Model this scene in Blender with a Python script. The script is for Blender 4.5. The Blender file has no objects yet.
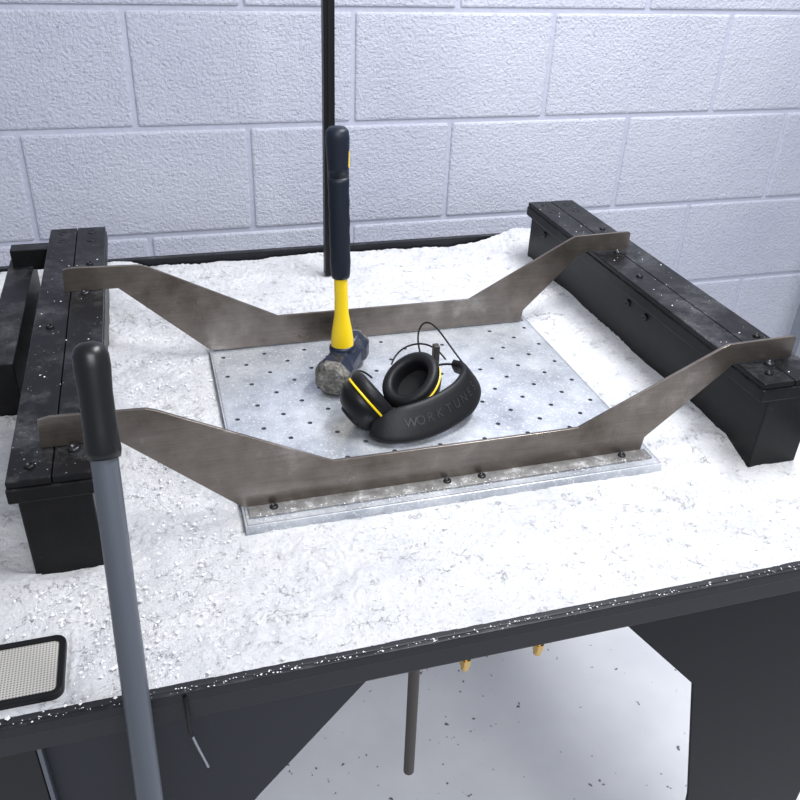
import bpy, bmesh, math, random
import numpy as np
from mathutils import Vector, Matrix, noise
random.seed(4)
S=bpy.context.scene
FL=-0.86
# ---------------------------------------------------------------- materials
def mat(name,col=(.5,.5,.5),rough=.5,metal=0.0,spec=.5):
    m=bpy.data.materials.new(name);m.use_nodes=True
    nt=m.node_tree;b=nt.nodes['Principled BSDF']
    b.inputs['Base Color'].default_value=(*col,1);b.inputs['Roughness'].default_value=rough
    b.inputs['Metallic'].default_value=metal
    b.inputs['Specular IOR Level'].default_value=spec
    return m,nt,b
def co(nt,scale=(1,1,1)):
    tc=nt.nodes.new('ShaderNodeTexCoord');mp=nt.nodes.new('ShaderNodeMapping')
    mp.inputs['Scale'].default_value=scale;nt.links.new(tc.outputs['Object'],mp.inputs[0]);return mp.outputs[0]
def noi(nt,vec,scale,detail=4,rough=.55):
    n=nt.nodes.new('ShaderNodeTexNoise');n.inputs['Scale'].default_value=scale;n.inputs['Detail'].default_value=detail
    n.inputs['Roughness'].default_value=rough;nt.links.new(vec,n.inputs['Vector']);return n.outputs['Fac']
def ramp(nt,fac,stops):
    r=nt.nodes.new('ShaderNodeValToRGB');e=r.color_ramp.elements
    while len(e)<len(stops): e.new(.5)
    for i,(p,c) in enumerate(stops):
        e[i].position=p; e[i].color=(*c,1) if len(c)==3 else c
    nt.links.new(fac,r.inputs[0]);return r.outputs[0]
def mix(nt,fac,a,b,mode='MIX'):
    m=nt.nodes.new('ShaderNodeMix');m.data_type='RGBA';m.blend_type=mode
    for i,v in ((0,fac),(6,a),(7,b)):
        if isinstance(v,(float,int)): m.inputs[i].default_value=v
        elif isinstance(v,tuple): m.inputs[i].default_value=(*v,1)
        else: nt.links.new(v,m.inputs[i])
    return m.outputs[2]
def bump(nt,b,h,strength=.3,dist=.01,prev=None):
    n=nt.nodes.new('ShaderNodeBump');n.inputs['Strength'].default_value=strength;n.inputs['Distance'].default_value=dist
    nt.links.new(h,n.inputs['Height'])
    if prev is not None: nt.links.new(prev,n.inputs['Normal'])
    nt.links.new(n.outputs[0],b.inputs['Normal']);return n.outputs[0]
W=(1,1,1);K=(0,0,0)
def wallmat():
    m,nt,b=mat('painted_block',(.6,.63,.75),.36)
    v=co(nt)
    big=noi(nt,v,1.8,3);c=ramp(nt,big,[(.3,(.42,.435,.53)),(.7,(.54,.555,.64))])
    pores=noi(nt,v,150,5,.7);pc=ramp(nt,pores,[(.32,(.52,.53,.57)),(.42,W)])
    nt.links.new(mix(nt,.85,c,pc,'MULTIPLY'),b.inputs['Base Color'])
    n1=bump(nt,b,noi(nt,v,40,4,.6),.35,.007)
    bump(nt,b,noi(nt,v,170,4,.65),.85,.006,n1)
    return m
M_wall=wallmat()
def mortmat():
    m,nt,b=mat('painted_mortar',(.42,.435,.53),.45);v=co(nt);bump(nt,b,noi(nt,v,90,4),.5,.004);return m
M_mort=mortmat()
def floormat():
    m,nt,b=mat('painted_floor',(.7,.72,.78),.35);v=co(nt)
    c=ramp(nt,noi(nt,v,5,4),[(.3,(.76,.77,.81)),(.7,(.88,.89,.92))])
    sp=ramp(nt,noi(nt,v,60,2,.5),[(.71,K),(.74,W)])
    nt.links.new(mix(nt,sp,c,(.16,.16,.18)),b.inputs['Base Color'])
    bump(nt,b,noi(nt,v,30,4),.15,.003);return m
M_floor=floormat()
def powdermat():
    m,nt,b=mat('plaster_powder',(.85,.86,.87),.95,0,.05);v=co(nt)
    c=ramp(nt,noi(nt,v,8,6,.7),[(.30,(.70,.71,.75)),(.46,(.83,.835,.86)),(.62,(.91,.91,.92))])
    g=ramp(nt,noi(nt,v,210,6,.85),[(.34,(.36,.37,.40)),(.44,W)])
    patch=ramp(nt,noi(nt,v,12,5,.7),[(.36,(.45,.45,.45)),(.58,W)])
    c=mix(nt,patch,c,mix(nt,1.0,c,g,'MULTIPLY'))
    w=nt.nodes.new('ShaderNodeVectorMath');w.operation='MULTIPLY_ADD'
    nn=nt.nodes.new('ShaderNodeTexNoise');nn.inputs['Scale'].default_value=40;nn.inputs['Detail'].default_value=5;nn.inputs['Roughness'].default_value=.7
    nt.links.new(v,nn.inputs['Vector']);nt.links.new(nn.outputs['Color'],w.inputs[0]);w.inputs[1].default_value=(.04,.04,.04);nt.links.new(v,w.inputs[2])
    vo=nt.nodes.new('ShaderNodeTexVoronoi');vo.feature='DISTANCE_TO_EDGE';vo.inputs['Scale'].default_value=62;nt.links.new(w.outputs[0],vo.inputs['Vector'])
    ed=ramp(nt,vo.outputs['Distance'],[(.010,W),(.05,K)])
    msk=ramp(nt,noi(nt,v,34,5,.7),[(.54,K),(.62,W)])
    cr=mix(nt,1.0,ed,msk,'MULTIPLY')
    c2=mix(nt,mix(nt,1.0,cr,(.6,.6,.6),'MULTIPLY'),c,(.26,.26,.29))
    nt.links.new(c2,b.inputs['Base Color'])
    n1=bump(nt,b,noi(nt,v,110,8,.8),.9,.008)
    inv=ramp(nt,cr,[(0,W),(1,K)])
    bump(nt,b,inv,.7,.005,n1);return m
M_pow=powdermat()
M_crumb,_n,_b=mat('plaster_crumb',(.80,.80,.83),.95,0,.05)
def dusty(name,col,rough,amt,scale=90,spec=.2):
    m,nt,b=mat(name,col,rough,0,spec);v=co(nt)
    geo=nt.nodes.new('ShaderNodeNewGeometry');sx=nt.nodes.new('ShaderNodeSeparateXYZ');nt.links.new(geo.outputs['Normal'],sx.inputs[0])
    up=ramp(nt,sx.outputs['Z'],[(.2,(.10,.10,.10)),(.8,W)])
    sm=ramp(nt,noi(nt,v,scale*3,3,.7),[(amt,K),(amt+.05,W)])
    cl=ramp(nt,noi(nt,v,9,4,.65),[(.45,(.05,.05,.05)),(.7,W)])
    f=mix(nt,1.0,mix(nt,1.0,sm,up,'MULTIPLY'),cl,'MULTIPLY')
    haze=ramp(nt,noi(nt,v,14,8,.85),[(.48,K),(.60,(.05,.05,.05)),(.78,(.30,.30,.30))])
    c=mix(nt,mix(nt,1.0,haze,up,'MULTIPLY'),col,(.6,.61,.64))
    nt.links.new(mix(nt,f,c,(.75,.76,.79)),b.inputs['Base Color'])
    return m
M_black=dusty('dusty_black_steel',(.005,.005,.006),.38,.68)
M_rim=dusty('powder_coated_rim',(.010,.011,.015),.42,.66,90,.3)
M_panel,_nt,_b=mat('dark_panel',(.004,.005,.008),.5,0,.2)
M_panel2,_nt,_b=mat('slate_panel',(.015,.018,.024),.5,0,.3)
M_fas,_nt,_b=mat('fascia_paint',(.018,.019,.023),.45,0,.3)
M_dark,_nt,_b=mat('black_paint',(.004,.004,.005),.4,0,.3)
def steelmat():
    m,nt,b=mat('raw_steel',(.3,.28,.27),.4,.8);v=co(nt)
    c=ramp(nt,noi(nt,v,7,7,.66),[(.28,(.060,.047,.038)),(.42,(.145,.124,.108)),(.58,(.215,.190,.170)),(.74,(.44,.41,.38))])
    st=noi(nt,co(nt,(1,1,30)),14,4,.6)
    c=mix(nt,.35,c,ramp(nt,st,[(.3,(.5,.47,.44)),(.7,W)]),'MULTIPLY')
    sc=ramp(nt,noi(nt,co(nt,(6,1,1)),60,6,.8),[(.28,(.25,.22,.2)),(.36,W)])
    c=mix(nt,.7,c,sc,'MULTIPLY')
    nt.links.new(c,b.inputs['Base Color'])
    nt.links.new(ramp(nt,noi(nt,v,25,5),[(.3,(.25,.25,.25)),(.7,(.42,.42,.42))]),b.inputs['Roughness'])
    bump(nt,b,noi(nt,v,150,4),.08,.001);return m
M_steel=steelmat()
def alumat():
    m,nt,b=mat('aluminium_plate',(.6,.62,.66),.34,.5);v=co(nt)
    c=ramp(nt,noi(nt,v,10,7,.75),[(.32,(.33,.35,.40)),(.5,(.53,.56,.61)),(.70,(.80,.81,.84))])
    sp=ramp(nt,noi(nt,v,300,3,.7),[(.58,K),(.66,W)])
    nt.links.new(mix(nt,sp,c,(.85,.86,.88)),b.inputs['Base Color'])
    bump(nt,b,noi(nt,co(nt,(1,12,1)),40,4),.08,.001);return m
M_alu=alumat()
def stripmat():
    m,nt,b=mat('dusted_flange',(.45,.45,.46),.55,.3);v=co(nt)
    c=ramp(nt,noi(nt,v,50,6,.75),[(.35,(.14,.13,.125)),(.55,(.26,.255,.25)),(.74,(.75,.75,.77))])
    nt.links.new(c,b.inputs['Base Color']);return m
M_strip=stripmat()
M_hole,_n,_b=mat('dusty_hole_shade',(.11,.12,.14),.9)  # dusty grey with the shade inside the plate holes put into the colour
M_bolt,_n,_b=mat('bolt_steel',(.05,.05,.055),.35,.8)
M_brass,_n,_b=mat('brass',(.62,.42,.16),.35,1)
M_rod,_n,_b=mat('rusty_rod',(.07,.062,.058),.45,.6)
M_grip,_nt,_b=mat('rubber_grip',(.006,.010,.020),.45,0,.35);bump(_nt,_b,noi(_nt,co(_nt),60,4),.15,.002)
M_yel,_nt,_b=mat('yellow_fibreglass',(.85,.60,.01),.35)
M_navy,_nt,_b=mat('navy_head_paint',(.02,.028,.05),.4,.3)
_nt.links.new(ramp(_nt,noi(_nt,co(_nt),55,5,.7),[(.48,(.010,.016,.036)),(.62,(.05,.055,.07)),(.74,(.3,.3,.3))]),_b.inputs['Base Color'])
M_face,_nt,_b=mat('worn_hammer_face',(.3,.3,.29),.55,.5)
_nt.links.new(ramp(_nt,noi(_nt,co(_nt),120,5,.7),[(.35,(.06,.055,.048)),(.55,(.20,.19,.172)),(.72,(.46,.44,.41))]),_b.inputs['Base Color']);bump(_nt,_b,noi(_nt,co(_nt),150,4),.4,.002)
M_plastic,_n,_b=mat('black_plastic',(.006,.006,.007),.4,0,.3)
M_pad,_nt,_b=mat('padded_vinyl',(.006,.006,.0075),.5,0,.3);bump(_nt,_b,noi(_nt,co(_nt),90,3),.2,.002)
M_foam,_n,_b=mat('foam',(.008,.008,.009),.95)
M_tube,_nt,_b=mat('grey_tube',(.10,.112,.135),.35,.3)
M_tgrip,_n,_b=mat('black_handle_grip',(.006,.006,.007),.35,0,.4)
M_mesh,_nt,_b=mat('vent_mesh',(.45,.42,.37),.6)
vv=_nt.nodes.new('ShaderNodeTexVoronoi');vv.inputs['Scale'].default_value=380;vv.inputs['Randomness'].default_value=.0;_nt.links.new(co(_nt),vv.inputs['Vector'])
_nt.links.new(ramp(_nt,vv.outputs['Distance'],[(.22,(.12,.115,.11)),(.42,(.42,.405,.38))]),_b.inputs['Base Color'])
M_silver,_n,_b=mat('silver_post',(.32,.34,.37),.35,.7)
M_text,_n,_b=mat('embossed_black',(.022,.022,.026),.4)
M_bristle,_n,_b=mat('bristle',(.05,.05,.06),.8)
# ---------------------------------------------------------------- helpers
def empty(name,loc=(0,0,0)):
    e=bpy.data.objects.new(name,None);e.location=loc;e.empty_display_size=.02;S.collection.objects.link(e);return e
def mk(name,bm,mats,parent=None,smooth=False,loc=None):
    me=bpy.data.meshes.new(name);bm.to_mesh(me);bm.free()
    for m in (mats if isinstance(mats,(list,tuple)) else [mats]): me.materials.append(m)
    if smooth: me.polygons.foreach_set('use_smooth',[True]*len(me.polygons))
    o=bpy.data.objects.new(name,me);S.collection.objects.link(o)
    if parent: o.parent=parent
    if loc: o.location=loc
    return o
def bev(o,w,seg=2):
    b=o.modifiers.new('b','BEVEL');b.width=w;b.segments=seg;b.limit_method='ANGLE';return o
def box(name,a,b,m,parent=None,bw=0.001):
    bm=bmesh.new();bmesh.ops.create_cube(bm,size=1)
    for v in bm.verts: v.co=Vector([(a[i]+b[i])/2+v.co[i]*(b[i]-a[i]) for i in range(3)])
    o=mk(name,bm,m,parent)
    if bw: bev(o,bw)
    return o
def prism_xz(name,pts,y0,y1,m,parent=None,bw=.0006):
    bm=bmesh.new();vs=[bm.verts.new((x,y0,z)) for x,z in pts];f=bm.faces.new(vs)
    r=bmesh.ops.extrude_face_region(bm,geom=[f]);bmesh.ops.translate(bm,verts=[g for g in r['geom'] if isinstance(g,bmesh.types.BMVert)],vec=(0,y1-y0,0))
    bmesh.ops.recalc_face_normals(bm,faces=bm.faces);o=mk(name,bm,m,parent)
    if bw: bev(o,bw)
    return o
def lathe(name,prof,m,parent=None,seg=32,mats_idx=None,M=None,smooth=True,sx=1,sy=1):
    bm=bmesh.new();rings=[]
    for r,z in prof:
        if r<1e-6: rings.append([bm.verts.new((0,0,z))])
        else: rings.append([bm.verts.new((r*sx*math.cos(2*math.pi*i/seg),r*sy*math.sin(2*math.pi*i/seg),z)) for i in range(seg)])
    for k in range(len(rings)-1):
        a,b=rings[k],rings[k+1]
        for i in range(seg):
            j=(i+1)%seg
            if len(a)==1 and len(b)==1: continue
            if len(a)==1: f=bm.faces.new((a[0],b[i],b[j]))
            elif len(b)==1: f=bm.faces.new((a[i],b[0],a[j])) 
            else: f=bm.faces.new((a[i],b[i],b[j],a[j]))
            if mats_idx: f.material_index=mats_idx[k]
    bmesh.ops.recalc_face_normals(bm,faces=bm.faces)
    if M is not None: bmesh.ops.transform(bm,matrix=M,verts=bm.verts)
    return mk(name,bm,m,parent,smooth)
def align(p,d):
    d=Vector(d).normalized();return Matrix.Translation(p)@d.to_track_quat('Z','Y').to_matrix().to_4x4()
def rod(name,a,b,r,m,parent=None,seg=24,r2=None):
    a=Vector(a);b=Vector(b);L=(b-a).length;r2=r2 or r
    return lathe(name,[(0,0),(r,0),(r2,L),(0,L)],m,parent,seg,M=align(a,b-a),smooth=False)
def wire(name,pts,r,m,parent=None):
    c=bpy.data.curves.new(name,'CURVE');c.dimensions='3D';c.bevel_depth=r;c.bevel_resolution=3;c.use_fill_caps=True
    s=c.splines.new('NURBS');s.points.add(len(pts)-1)
    for p,q in zip(s.points,pts): p.co=(*q,1)
    s.use_endpoint_u=True;s.order_u=4;c.materials.append(m)
    o=bpy.data.objects.new(name,c);S.collection.objects.link(o);o.parent=parent;return o
def bolt(name,p,d,r,m,parent):
    return lathe(name,[(0,r*.3),(r*.5,r*.3),(r*.52,r*.62),(r*.78,r*.55),(r,r*.25),(r,-r*.1)],m,parent,18,M=align(p,d))
# ---------------------------------------------------------------- room
WY=1.594;Z0=.2134;X0=-.213
def build_wall():
    bm=bmesh.new();g=.0035
    for n in range(-6,8):
        z1=Z0+.2*n;z0=z1-.2
        z0c=max(z0,FL)
        if z1<=FL: continue
        off=X0 if n%2==0 else X0+.2
        for k in range(-5,8):
            x0=off+.4*k;x1=x0+.4
            r=bmesh.ops.create_cube(bm,size=1)['verts'];dy=random.uniform(-.0006,.0006)
            a=(x0+g,WY+dy,z0c+g);b=(x1-g,WY+.1,z1-g)
            for v in r: v.co=Vector([(a[i]+b[i])/2+v.co[i]*(b[i]-a[i]) for i in range(3)])
    o=mk('wall_back',bm,[M_wall,M_mort]);bev(o,.0055,3)
    bm=bmesh.new();r=bmesh.ops.create_cube(bm,size=1)['verts']
    a=(X0-2.2,WY+.0034,FL);b=(X0+3.2,WY+.12,Z0+1.4)
    for v in r: v.co=Vector([(a[i]+b[i])/2+v.co[i]*(b[i]-a[i]) for i in range(3)])
    mk('mortar',bm,M_mort,o)
build_wall()
box('floor',(-2.4,-1.6,FL-.05),(3.0,WY+.12,FL),M_floor,None,0)
# ---------------------------------------------------------------- powder field
TX0,TX1,TY0,TY1=-.27,.80,.51,1.475
def powder(parent):
    sx=.0018;nx=int((TX1-TX0-.012)/sx);ny=int((TY1-TY0-.012)/sx)
    xs=np.linspace(TX0+.006,TX1-.006,nx);ys=np.linspace(TY0+.004,TY1-.01,ny)
    co_=np.zeros((ny,nx,3))
    for j,y in enumerate(ys):
        for i,x in enumerate(xs):
            rgh=.5+1.0*max(0,min(1,.5+noise.noise(Vector((x*5,y*5,9)))*1.6))
            if x<.02: rgh+=.4
            z=noise.fractal(Vector((x*40,y*40,1.3)),.6,2.1,5)*.0015*rgh
            z+=noise.noise(Vector((x*7,y*7,5)))*.0018
            n=noise.fractal(Vector((x*17,y*17,4.4)),.9,2.0,3)
            mk_=max(0,min(1,noise.noise(Vector((x*11,y*11,20)))*5+.2))
            f=(n*3.0)%1.0
            z+=.0024*f*mk_*(1-max(0,(f-.90)/.10))
            d=.682-x
            if d<.10 and y>.68: z+=.020*max(0,1-max(d,0)/.10)**1.5*(.85+.3*noise.noise(Vector((x*9,y*14,3))))*min(1,(y-.68)/.05)
            d=x+.088
            if d<.08 and y>.66: z+=.013*max(0,1-max(d,0)/.08)**1.3*(.6+1.0*noise.noise(Vector((x*14,y*18,8))))
            d=TY1-y
            if d<.06: z+=.008*(1-d/.06)*(.7+noise.noise(Vector((x*14,y*14,8))))
            if .055<x<.563 and .695<y<1.13: z=min(z,-.001)-.003
            elif .03<x<.59 and .67<y<1.155: z=z*.6+.001
            e=min(1,(y-TY0)/.02);z=z*e
            if x<-.116 and .520<y<.60: z=min(z,.0)*.3-.001
            co_[j,i]=(x,y,z)
    me=bpy.data.meshes.new('plaster_powder');V=co_.reshape(-1,3)
    idx=np.arange(nx*ny).reshape(ny,nx)
    q=np.stack([idx[:-1,:-1],idx[:-1,1:],idx[1:,1:],idx[1:,:-1]],-1).reshape(-1,4)
    me.from_pydata(V.tolist(),[],q.tolist());me.materials.append(M_pow)
    me.polygons.foreach_set('use_smooth',[True]*len(me.polygons))
    o=bpy.data.objects.new('plaster_powder',me);S.collection.objects.link(o);o.parent=parent
table=empty('work_table',(0,0,0))
powder(table)
box('tray',(TX0,TY0+.006,-.035),(TX1,TY1,-.008),M_dark,table)
box('rim_front',(TX0,TY0-.002,-.040),(TX1,TY0+.006,.0),M_fas,table,.0015)
box('rim_front_step',(TX0,TY0-.006,-.014),(TX1,TY0-.001,-.001),M_rim,table,.0012)
box('rim_back',(TX0,TY1-.004,-.04),(TX1,TY1+.008,.016),M_rim,table)
box('rim_left',(TX0-.006,TY0-.002,-.04),(TX0+.004,TY1,.006),M_rim,table)
box('rim_right',(TX1-.004,TY0-.002,-.04),(TX1+.006,TY1,.006),M_rim,table)
pl=[(-.235,-.038),(.155,-.038),(.037,-.186),(-.06,-.32),(-.10,-.50),(-.10,FL),(-.235,FL)]
prism_xz('gusset_leg_left',pl,TY0+.008,TY0+.012,M_panel2,table)
pr=[(.414,-.038),(.536,-.174),(.588,-.405),(.61,-.6),(.61,FL),(.79,FL),(.79,-.038)]
prism_xz('gusset_leg_right',pr,TY0+.008,TY0+.012,M_panel,table)
box('leg_flange_left',(-.148,TY0-.001,FL),(-.144,TY0+.008,-.04),M_tube,table)
box('leg_side_left',(-.235,TY0+.001,FL),(-.149,TY0+.007,-.041),M_dark,table)
for i,(x) in enumerate((-.24,.76)):
    box('rear_leg_%d'%i,(x,TY1-.05,FL),(x+.04,TY1-.01,-.03),M_panel,table)
rod('hanging_rod',(.196,.53,-.03),(.198,.53,-.226),.0058,M_rod,table)
for i,x in enumerate((.246,.325)):
    rod('nozzle_stem_%d'%i,(x,.520,-.03),(x,.520,-.052),.0036,M_brass,table,16)
    rod('nozzle_hex_%d'%i,(x,.520,-.050),(x,.520,-.058),.0060,M_brass,table,6)
    rod('nozzle_tip_%d'%i,(x,.520,-.058),(x,.520,-.065),.0042,M_brass,table,16)
wire('hook',[(-.022,.503,-.004),(-.022,.500,-.012),(-.021,.499,-.03),(-.022,.499,-.047),(-.020,.499,-.052)],.0018,M_dark,table)
wire('tie_tail',[(-.020,.499,-.052),(-.018,.499,-.065),(-.013,.499,-.085),(-.010,.499,-.10)],.0012,M_silver,table)
box('side_rail',(-.222,.98,-.006),(-.186,1.330,.085),M_black,table)
box('side_rail_tie',(-.215,1.295,.080),(-.150,1.322,.112),M_black,table)
def vent():
    e=empty('mesh_vent_cover')
    def rr(x0,x1,y0,y1,r,n=8):
        p=[]
        for cx,cy,a0 in ((x1-r,y1-r,0),(x0+r,y1-r,90),(x0+r,y0+r,180),(x1-r,y0+r,270)):
            for i in range(n+1):
                a=math.radians(a0+90*i/n);p.append((cx+r*math.cos(a),cy+r*math.sin(a)))
        return p
    o=rr(-.225,-.120,.524,.594,.010);i_=rr(-.219,-.126,.530,.588,.005)
    bm=bmesh.new();n=len(o);L=[]
    for P,z in ((o,-.002),(o,.005),(i_,.005),(i_,-.002)): L.append([bm.verts.new((x,y,z)) for x,y in P])
    for a,b in zip(L,L[1:]):
        for k in range(n): bm.faces.new((a[k],a[(k+1)%n],b[(k+1)%n],b[k]))
    bmesh.ops.recalc_face_normals(bm,faces=bm.faces)
    bev(mk('frame',bm,M_dark,e),.001)
    box('mesh',(-.221,.528,-.001),(-.124,.590,.003),M_mesh,e,0)
vent()
# ---------------------------------------------------------------- beams
def beam(x0,x1,bx0,bx1,inner):
    e=empty('support_beam');y0,y1=.676,1.36
    box('body',(bx0,y0+.001,-.006),(bx1,y1,.105),M_black,e,.002)
    box('cap',(x0,y0,.096),(x1,y1,.112),M_black,e,.0015)
    w=(x1-x0)
    box('top_rail_a',(x0+.001,y0+.002,.112),(x0+w*.485,y1-.002,.120),M_black,e,.0015)
    box('top_rail_b',(x0+w*.495,y0+.002,.112),(x1-.001,y1-.002,.120),M_black,e,.0015)
    k=0
    for y in (1.335,1.30):
        for fx in (.25,.75):
            lathe('hole_%d'%k,[(0,.0002),(.0055,.0002),(.0065,.0006),(.0065,-.002)],M_dark,e,16,M=Matrix.Translation((x0+w*fx,y,.1202)));k+=1
    for y,fx in ((.70,.25),(.79,.8),(1.0,.25),(1.20,.75)):
            bolt('bolt_%d'%k,(x0+w*fx,y,.120),(0,0,1),.0050,M_dark,e);k+=1
    xi=bx0 if inner<0 else bx1
    for y in (.80,.95,1.0,1.2,1.3):
        bolt('side_bolt_%d'%k,(xi,y,.078),(inner,0,0),.0055,M_bolt,e);k+=1
    return e
beam(-.160,-.076,-.152,-.086,1)
beam(.662,.752,.674,.744,-1)
# ---------------------------------------------------------------- plate
def plate():
    e=empty('perforated_base_plate')
    x0,x1,y0,y1=.058,.562,.700,1.125;zt=.009;nx,ny=17,15
    cx=(x1-x0)/nx;cy=(y1-y0)/ny;n=16
    bm=bmesh.new()
    for j in range(ny):
        for i in range(nx):
            ox=x0+(i+.5)*cx;oy=y0+(j+.5)*cy
            r=.0032
            inn=[];out=[];dn=[]
            hole=(i+j)%2==1 and random.random()>.12
            for k in range(n):
                a=2*math.pi*k/n+math.pi/4
                c,s=math.cos(a),math.sin(a);q=max(abs(c),abs(s))
                inn.append(bm.verts.new((ox+r*c,oy+r*s,zt)))
                out.append(bm.verts.new((ox+cx/2*c/q,oy+cy/2*s/q,zt)))
                if hole: dn.append(bm.verts.new((ox+r*c,oy+r*s,zt-.0035)))
            if not hole: bm.faces.new(inn)
            else:
                for k in range(n):
                    f=bm.faces.new((inn[k],inn[(k+1)%n],dn[(k+1)%n],dn[k]));f.material_index=1
                f=bm.faces.new(dn);f.material_index=1
            for k in range(n): bm.faces.new((inn[k],out[k],out[(k+1)%n],inn[(k+1)%n]))
    bmesh.ops.remove_doubles(bm,verts=bm.verts,dist=1e-5)
    bmesh.ops.recalc_face_normals(bm,faces=bm.faces)
    for f in bm.faces:
        if f.material_index==0 and f.normal.z<0: f.normal_flip()
    mk('perforated_top',bm,[M_alu,M_hole],e)
    box('plate_core',(x0,y0,-.003),(x1,y1,.0035),M_alu,e,0)
    for nm,a,b in (('edge_f',(x0-.002,y0-.002,-.003),(x1+.002,y0+.001,.009)),('edge_b',(x0-.002,y1-.001,-.003),(x1+.002,y1+.002,.009)),
                ('edge_l',(x0-.002,y0,-.003),(x0+.001,y1,.009)),('edge_r',(x1-.001,y0,-.003),(x1+.002,y1,.009))):
        box(nm,a,b,M_alu,e,.0004)
plate()
# ---------------------------------------------------------------- brackets
prof=[(-.129,.152),(-.118,.1545),(-.030,.1515),(-.020,.148),(.158,.0580),(.457,.0575),(.634,.146),(.642,.149),(.733,.151),(.737,.148),(.737,.1215),(.655,.1215),(.552,.030),(.550,.0115),(.058,.0115),(-.062,.1205),(-.131,.1205)]
def bracket(y,fl,dx=0):
    e=empty('steel_bracket')
    prism_xz('web',[(x+dx*(x>.6)-dx*.3*(x<0),z) for x,z in prof],y-.002,y+.002,M_steel,e,.0005)
    a,b=(y-.020,y-.001) if fl<0 else (y+.001,y+.020)
    box('flange',(.062,a,.0090),(.556,b,.0120),M_strip,e,.0006)
    ym=(a+b)/2-.002*fl
    for i,x in enumerate((.090,.292,.335,.520)):
        bolt('bolt_%d'%i,(x,ym,.012),(0,0,1),.0048,M_bolt,e)
    for i,x in enumerate((-.1,.70)):
        bolt('tab_bolt_%d'%i,(x,y-.010,.1206),(0,0,1),.006,M_bolt,e)
bracket(.730,-1)
bracket(1.105,1,-.014)
# ---------------------------------------------------------------- pole + post
e=empty('black_upright_pole')
box('extrusion',(.283,1.362,.003),(.301,1.380,1.2),M_dark,e,.0015)
box('slot_l',(.2895,1.3605,.01),(.2945,1.3625,1.2),M_plastic,e,0)
e=empty('silver_post')
box('extrusion',(1.512,1.48,FL),(1.545,1.52,.05),M_silver,e,.002)
box('cap',(1.508,1.475,.05),(1.550,1.525,.06),M_dark,e,.002)
# ---------------------------------------------------------------- hammer
def hammer():
    e=empty('sledgehammer')
    C=Vector((.2300,.992,.0340));d=Vector((.49,.872,0)).normalized()
    Mh=align(C,d)
    bm=bmesh.new();rings=[]
    secs=[(-.060,.018),(-.057,.0222),(-.048,.0245),(-.034,.0248),(-.022,.0205),(.022,.0205),(.034,.0248),(.048,.0245),(.057,.0222),(.060,.018)]
    seg=8
    for z,r in secs:
        rr=r/math.cos(math.pi/8)
        rings.append([bm.verts.new((rr*math.cos(math.pi/8+i*math.pi/4),rr*math.sin(math.pi/8+i*math.pi/4),z)) for i in range(seg)])
    for k in range(len(rings)-1):
        for i in range(seg):
            f=bm.faces.new((rings[k][i],rings[k+1][i],rings[k+1][(i+1)%seg],rings[k][(i+1)%seg]))
            f.material_index=1 if k in(0,1,7,8) else 0
    for r_ in (rings[0],rings[-1]): bm.faces.new(r_).material_index=1
    bmesh.ops.recalc_face_normals(bm,faces=bm.faces);bmesh.ops.transform(bm,matrix=Mh,verts=bm.verts)
    bev(mk('head',bm,[M_navy,M_face],e),.001)
    top=Vector((.2225,.995,.352));bot=Vector((.2300,.994,.03))
    ax=(top-bot);L=ax.length
    Mx=align(bot,ax)
    lathe('shaft',[(.0,-.012),(.013,-.012),(.0135,.022),(.0135,.038),(.0115,.055),(.0085,.075),(.0078,.10),(.0078,.14),(.0075,.16)],M_yel,e,32,M=Mx,sy=1.15)
    lathe('collar',[(.0135,.016),(.0155,.018),(.016,.024),(.0150,.028),(.0135,.029)],M_navy,e,32,M=Mx,sy=1.15)
    pr=[(.0075,.128),(.0105,.129),(.0115,.134)]
    z=.14
    while z<L-.07: 
        pr+=[(.0118,z),(.0124,z+.012),(.0118,z+.024)];z+=.026
    pr+=[(.0120,L-.065),(.0122,L-.045),(.0130,L-.028),(.0135,L-.012),(.0125,L-.004),(.009,L),(0,L+.0006)]
    lathe('grip',pr,M_grip,e,32,M=Mx,sy=1.1)
    box('grip_badge',(.2340,.988,.305),(.2364,.996,.325),M_yel,e,.0003)
hammer()
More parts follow.
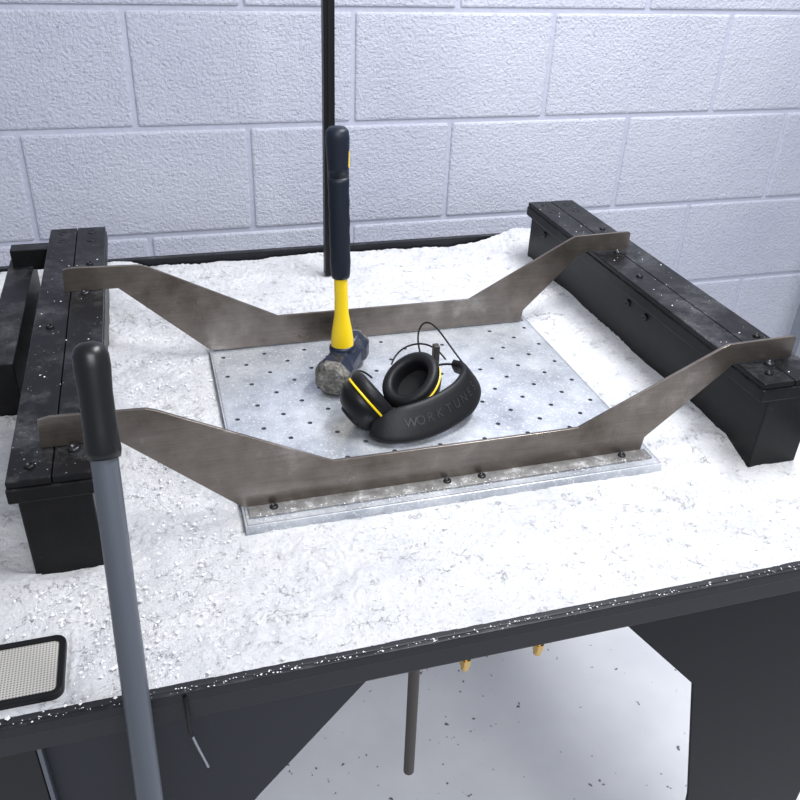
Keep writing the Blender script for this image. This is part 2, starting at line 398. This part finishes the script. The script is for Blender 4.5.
# ---------------------------------------------------------------- earmuffs
def earmuffs():
    e=empty('ear_defenders')
    def cup(tag,c,d,s=1.0):
        Mx=align(Vector(c),d)
        k=dict(parent=e,seg=40,M=Mx,sx=.84*s,sy=1.0*s)
        lathe('shell_'+tag,[(0,-.030),(.014,-.0295),(.026,-.026),(.034,-.019),(.038,-.010),(.039,0),(.036,.001)],M_plastic,**k)
        lathe('shell_badge_'+tag,[(0,-.0325),(.015,-.032),(.018,-.0305),(.019,-.028)],M_pad,**k)
        lathe('yellow_ring_'+tag,[(.037,-.0002),(.0406,0),(.0410,.0012),(.0406,.0026),(.036,.0028)],M_yel,**k)
        lathe('cushion_'+tag,[(.036,.002),(.0400,.004),(.0414,.009),(.0400,.0155),(.034,.0185),(.029,.0175),(.0255,.0140),(.0245,.008),(.0245,-.004)],M_pad,**k)
        lathe('foam_'+tag,[(0,-.006),(.0255,-.006)],M_foam,**k)
    cup('a',(.232,.860,.046),(.80,.12,.60),.98)
    cup('b',(.300,.888,.047),(-.46,-.28,.84),1.04)
    ctrl=[(.232,.832,.030,.030),(.245,.822,.031,.040),(.268,.818,.033,.046),(.298,.822,.035,.048),(.330,.833,.039,.048),(.358,.851,.043,.047),(.376,.876,.048,.042),(.377,.900,.051,.034),(.366,.914,.052,.026)]
    P=[]
    for i in range(len(ctrl)-1):
        p=[Vector(ctrl[max(0,min(len(ctrl)-1,i+o))]) for o in(-1,0,1,2)]
        for t in np.linspace(0,1,9)[:-1]:
            P.append(.5*((2*p[1])+(p[2]-p[0])*t+(2*p[0]-5*p[1]+4*p[2]-p[3])*t*t+(3*p[1]-p[0]-3*p[2]+p[3])*t**3))
    P.append(Vector(ctrl[-1]))
    bm=bmesh.new();R=[];ns=20
    def fr(i):
        a=P[max(0,i-1)];b=P[min(len(P)-1,i+1)];T=Vector((b[0]-a[0],b[1]-a[1],0)).normalized()
        out=Vector((T.y,-T.x,0))
        return T,(Vector((0,0,1))*.80-out*.6).normalized(),(out*.80+Vector((0,0,1))*.6).normalized()
    for i,p in enumerate(P):
        T,up,nn=fr(i);h=p[3]/2;th=.0055
        ring=[]
        for k in range(ns):
            an=2*math.pi*k/ns;c,s=math.cos(an),math.sin(an)
            sx=math.copysign(abs(c)**.6,c);sy=math.copysign(abs(s)**.45,s)
            ring.append(bm.verts.new(Vector(p[:3])+nn*th*sx+up*h*sy))
        R.append(ring)
    for A,B in zip(R,R[1:]):
        for k in range(ns): bm.faces.new((A[k],B[k],B[(k+1)%ns],A[(k+1)%ns]))
    bm.faces.new(R[0]);bm.faces.new(R[-1]);bmesh.ops.recalc_face_normals(bm,faces=bm.faces)
    mk('headband',bm,M_pad,e,True)
    for i,ch in enumerate('WORKTUNES'):
        fq=(.28+.052*i)*(len(P)-1);q_i=int(fq);fq-=q_i;q=P[q_i].lerp(P[q_i+1],fq);T,up,nn=fr(q_i)
        t=bpy.data.curves.new('letter','FONT');t.body=ch;t.size=.0165;t.extrude=.0004;t.align_x='CENTER';t.align_y='CENTER';t.materials.append(M_text)
        o=bpy.data.objects.new('letter_%d'%i,t);S.collection.objects.link(o);o.parent=e
        M4=Matrix((T,up,nn)).transposed().to_4x4();M4.translation=Vector(q[:3])+nn*.0055;o.matrix_world=M4
    wire('band_wire_right',[(.310,.925,.030),(.33,.938,.04),(.362,.938,.050),(.372,.910,.052)],.0016,M_bolt,e)
    box('slider',(.340,.925,.030),(.348,.936,.078),M_rod,e,.001)
    wire('antenna_wire',[(.330,.945,.050),(.328,.965,.065),(.332,.975,.085),(.345,.975,.094),(.356,.955,.088),(.365,.925,.072),(.376,.905,.058)],.0013,M_dark,e)
    wire('lead',[(.285,.940,.05),(.295,.955,.060),(.32,.960,.072),(.345,.940,.074),(.355,.92,.06)],.0013,M_dark,e)
    wire('band_wire_left',[(.214,.875,.07),(.222,.900,.072),(.235,.915,.065),(.250,.910,.05)],.0014,M_bolt,e)
earmuffs()
# ---------------------------------------------------------------- broom
def broom():
    e=empty('broom')
    top=Vector((-.0595,.612,.288));ed=Vector((-.0600,.4905,0));d=(ed-top).normalized()
    bot=top+d*((top.z-(FL+.06))/-d.z)
    rod('tube',top+d*.03,bot,.0108,M_tube,e,32,.0112)
    L=.092
    lathe('grip',[(0,0),(.007,.0006),(.0115,.004),(.0138,.010),(.0142,.020),(.0130,.04),(.0132,.07),(.0140,L-.006),(.0130,L),(.0108,L)],M_tgrip,e,32,M=align(top,d))
    box('head_block',(bot.x-.18,bot.y-.03,FL+.045),(bot.x+.18,bot.y+.03,FL+.075),M_dark,e,.004)
    box('bristles',(bot.x-.175,bot.y-.025,FL),(bot.x+.175,bot.y+.025,FL+.046),M_bristle,e,.001)
broom()
# ---------------------------------------------------------------- crumbs
def crumbs():
    bm=bmesh.new()
    def lump(x,y,z,r):
        if x<-.112 and y<.602 and y>.515: return
        vs=[]
        dirs=[(1,0,0),(-1,0,0),(0,1,0),(0,-1,0),(0,0,1),(0,0,-1)]
        for q in dirs: vs.append(bm.verts.new((x+q[0]*r*random.uniform(.6,1.3),y+q[1]*r*random.uniform(.6,1.3),z+q[2]*r*random.uniform(.4,.8))))
        for a,b,c in((0,2,4),(2,1,4),(1,3,4),(3,0,4),(2,0,5),(1,2,5),(3,1,5),(0,3,5)): bm.faces.new((vs[a],vs[b],vs[c]))
    def R(): return random.choice([.0006,.0008,.001,.001,.0013,.0016,.0022])
    for _ in range(3600):
        x=random.uniform(TX0+.01,.67);y=random.uniform(TY0+.01,TY1-.02)
        if .05<x<.57 and .69<y<1.13: continue
        lump(x,y,.0012,R())
    for _ in range(2200):
        x=random.gauss(-.08,.06);y=random.uniform(TY0,1.42)
        if x<TX0+.01: continue
        if -.165<x<-.07 and .67<y<1.37: continue
        lump(x,y,.003,R()*1.15)
    for _ in range(260):
        lump(random.uniform(TX0,.62),TY0-.003+random.uniform(-.002,.004),.0,random.choice([.0004,.0006,.0010]))
    for _ in range(90):
        x=random.choice([random.uniform(-.156,-.08),random.uniform(.665,.745)]);lump(x,random.uniform(.69,1.35),.1204,random.choice([.0004,.0006,.0008,.0012]))
    for _ in range(200):
        lump(random.uniform(.06,.56),.711+random.uniform(-.007,.006),.0122,random.choice([.0004,.0006,.0010]))
    mk('plaster_crumbs',bm,M_crumb,table)
crumbs()
# ---------------------------------------------------------------- lights
def area(name,loc,tgt,sx,sy,p,col):
    l=bpy.data.lights.new(name,'AREA');l.shape='RECTANGLE';l.size=sx;l.size_y=sy;l.energy=p;l.color=col
    o=bpy.data.objects.new(name,l);o.location=loc;o.rotation_euler=(Vector(tgt)-Vector(loc)).to_track_quat('-Z','Y').to_euler();S.collection.objects.link(o);return o
area('front_fill_light',(.90,.80,1.5),(.55,1.0,0),1.0,.2,37,(.96,.975,1))
area('front_fill_light',(.2,-1.1,1.7),(.4,1.2,-.2),1.4,.4,38,(.96,.975,1))  # added fill from the front, brightens the floor under the table
w=bpy.data.worlds.new('World');S.world=w;w.use_nodes=True
w.node_tree.nodes['Background'].inputs[0].default_value=(.88,.92,1,1);w.node_tree.nodes['Background'].inputs[1].default_value=.44
S.view_settings.view_transform='Standard'
# ---------------------------------------------------------------- camera
ps,th,ro=.3083,.5463,.0453
F=Vector((math.sin(ps)*math.cos(th),math.cos(ps)*math.cos(th),-math.sin(th)));r0=Vector((math.cos(ps),-math.sin(ps),0));u0=r0.cross(F)
Rr=math.cos(ro)*r0+math.sin(ro)*u0;U=-math.sin(ro)*r0+math.cos(ro)*u0
c=bpy.data.cameras.new('camera');c.sensor_width=36;c.lens=828.7/800*36;c.clip_start=.02
o=bpy.data.objects.new('camera',c);S.collection.objects.link(o);S.camera=o
M=Matrix((Rr,U,-F)).transposed().to_4x4();M.translation=Vector((0,0,.5915));o.matrix_world=M
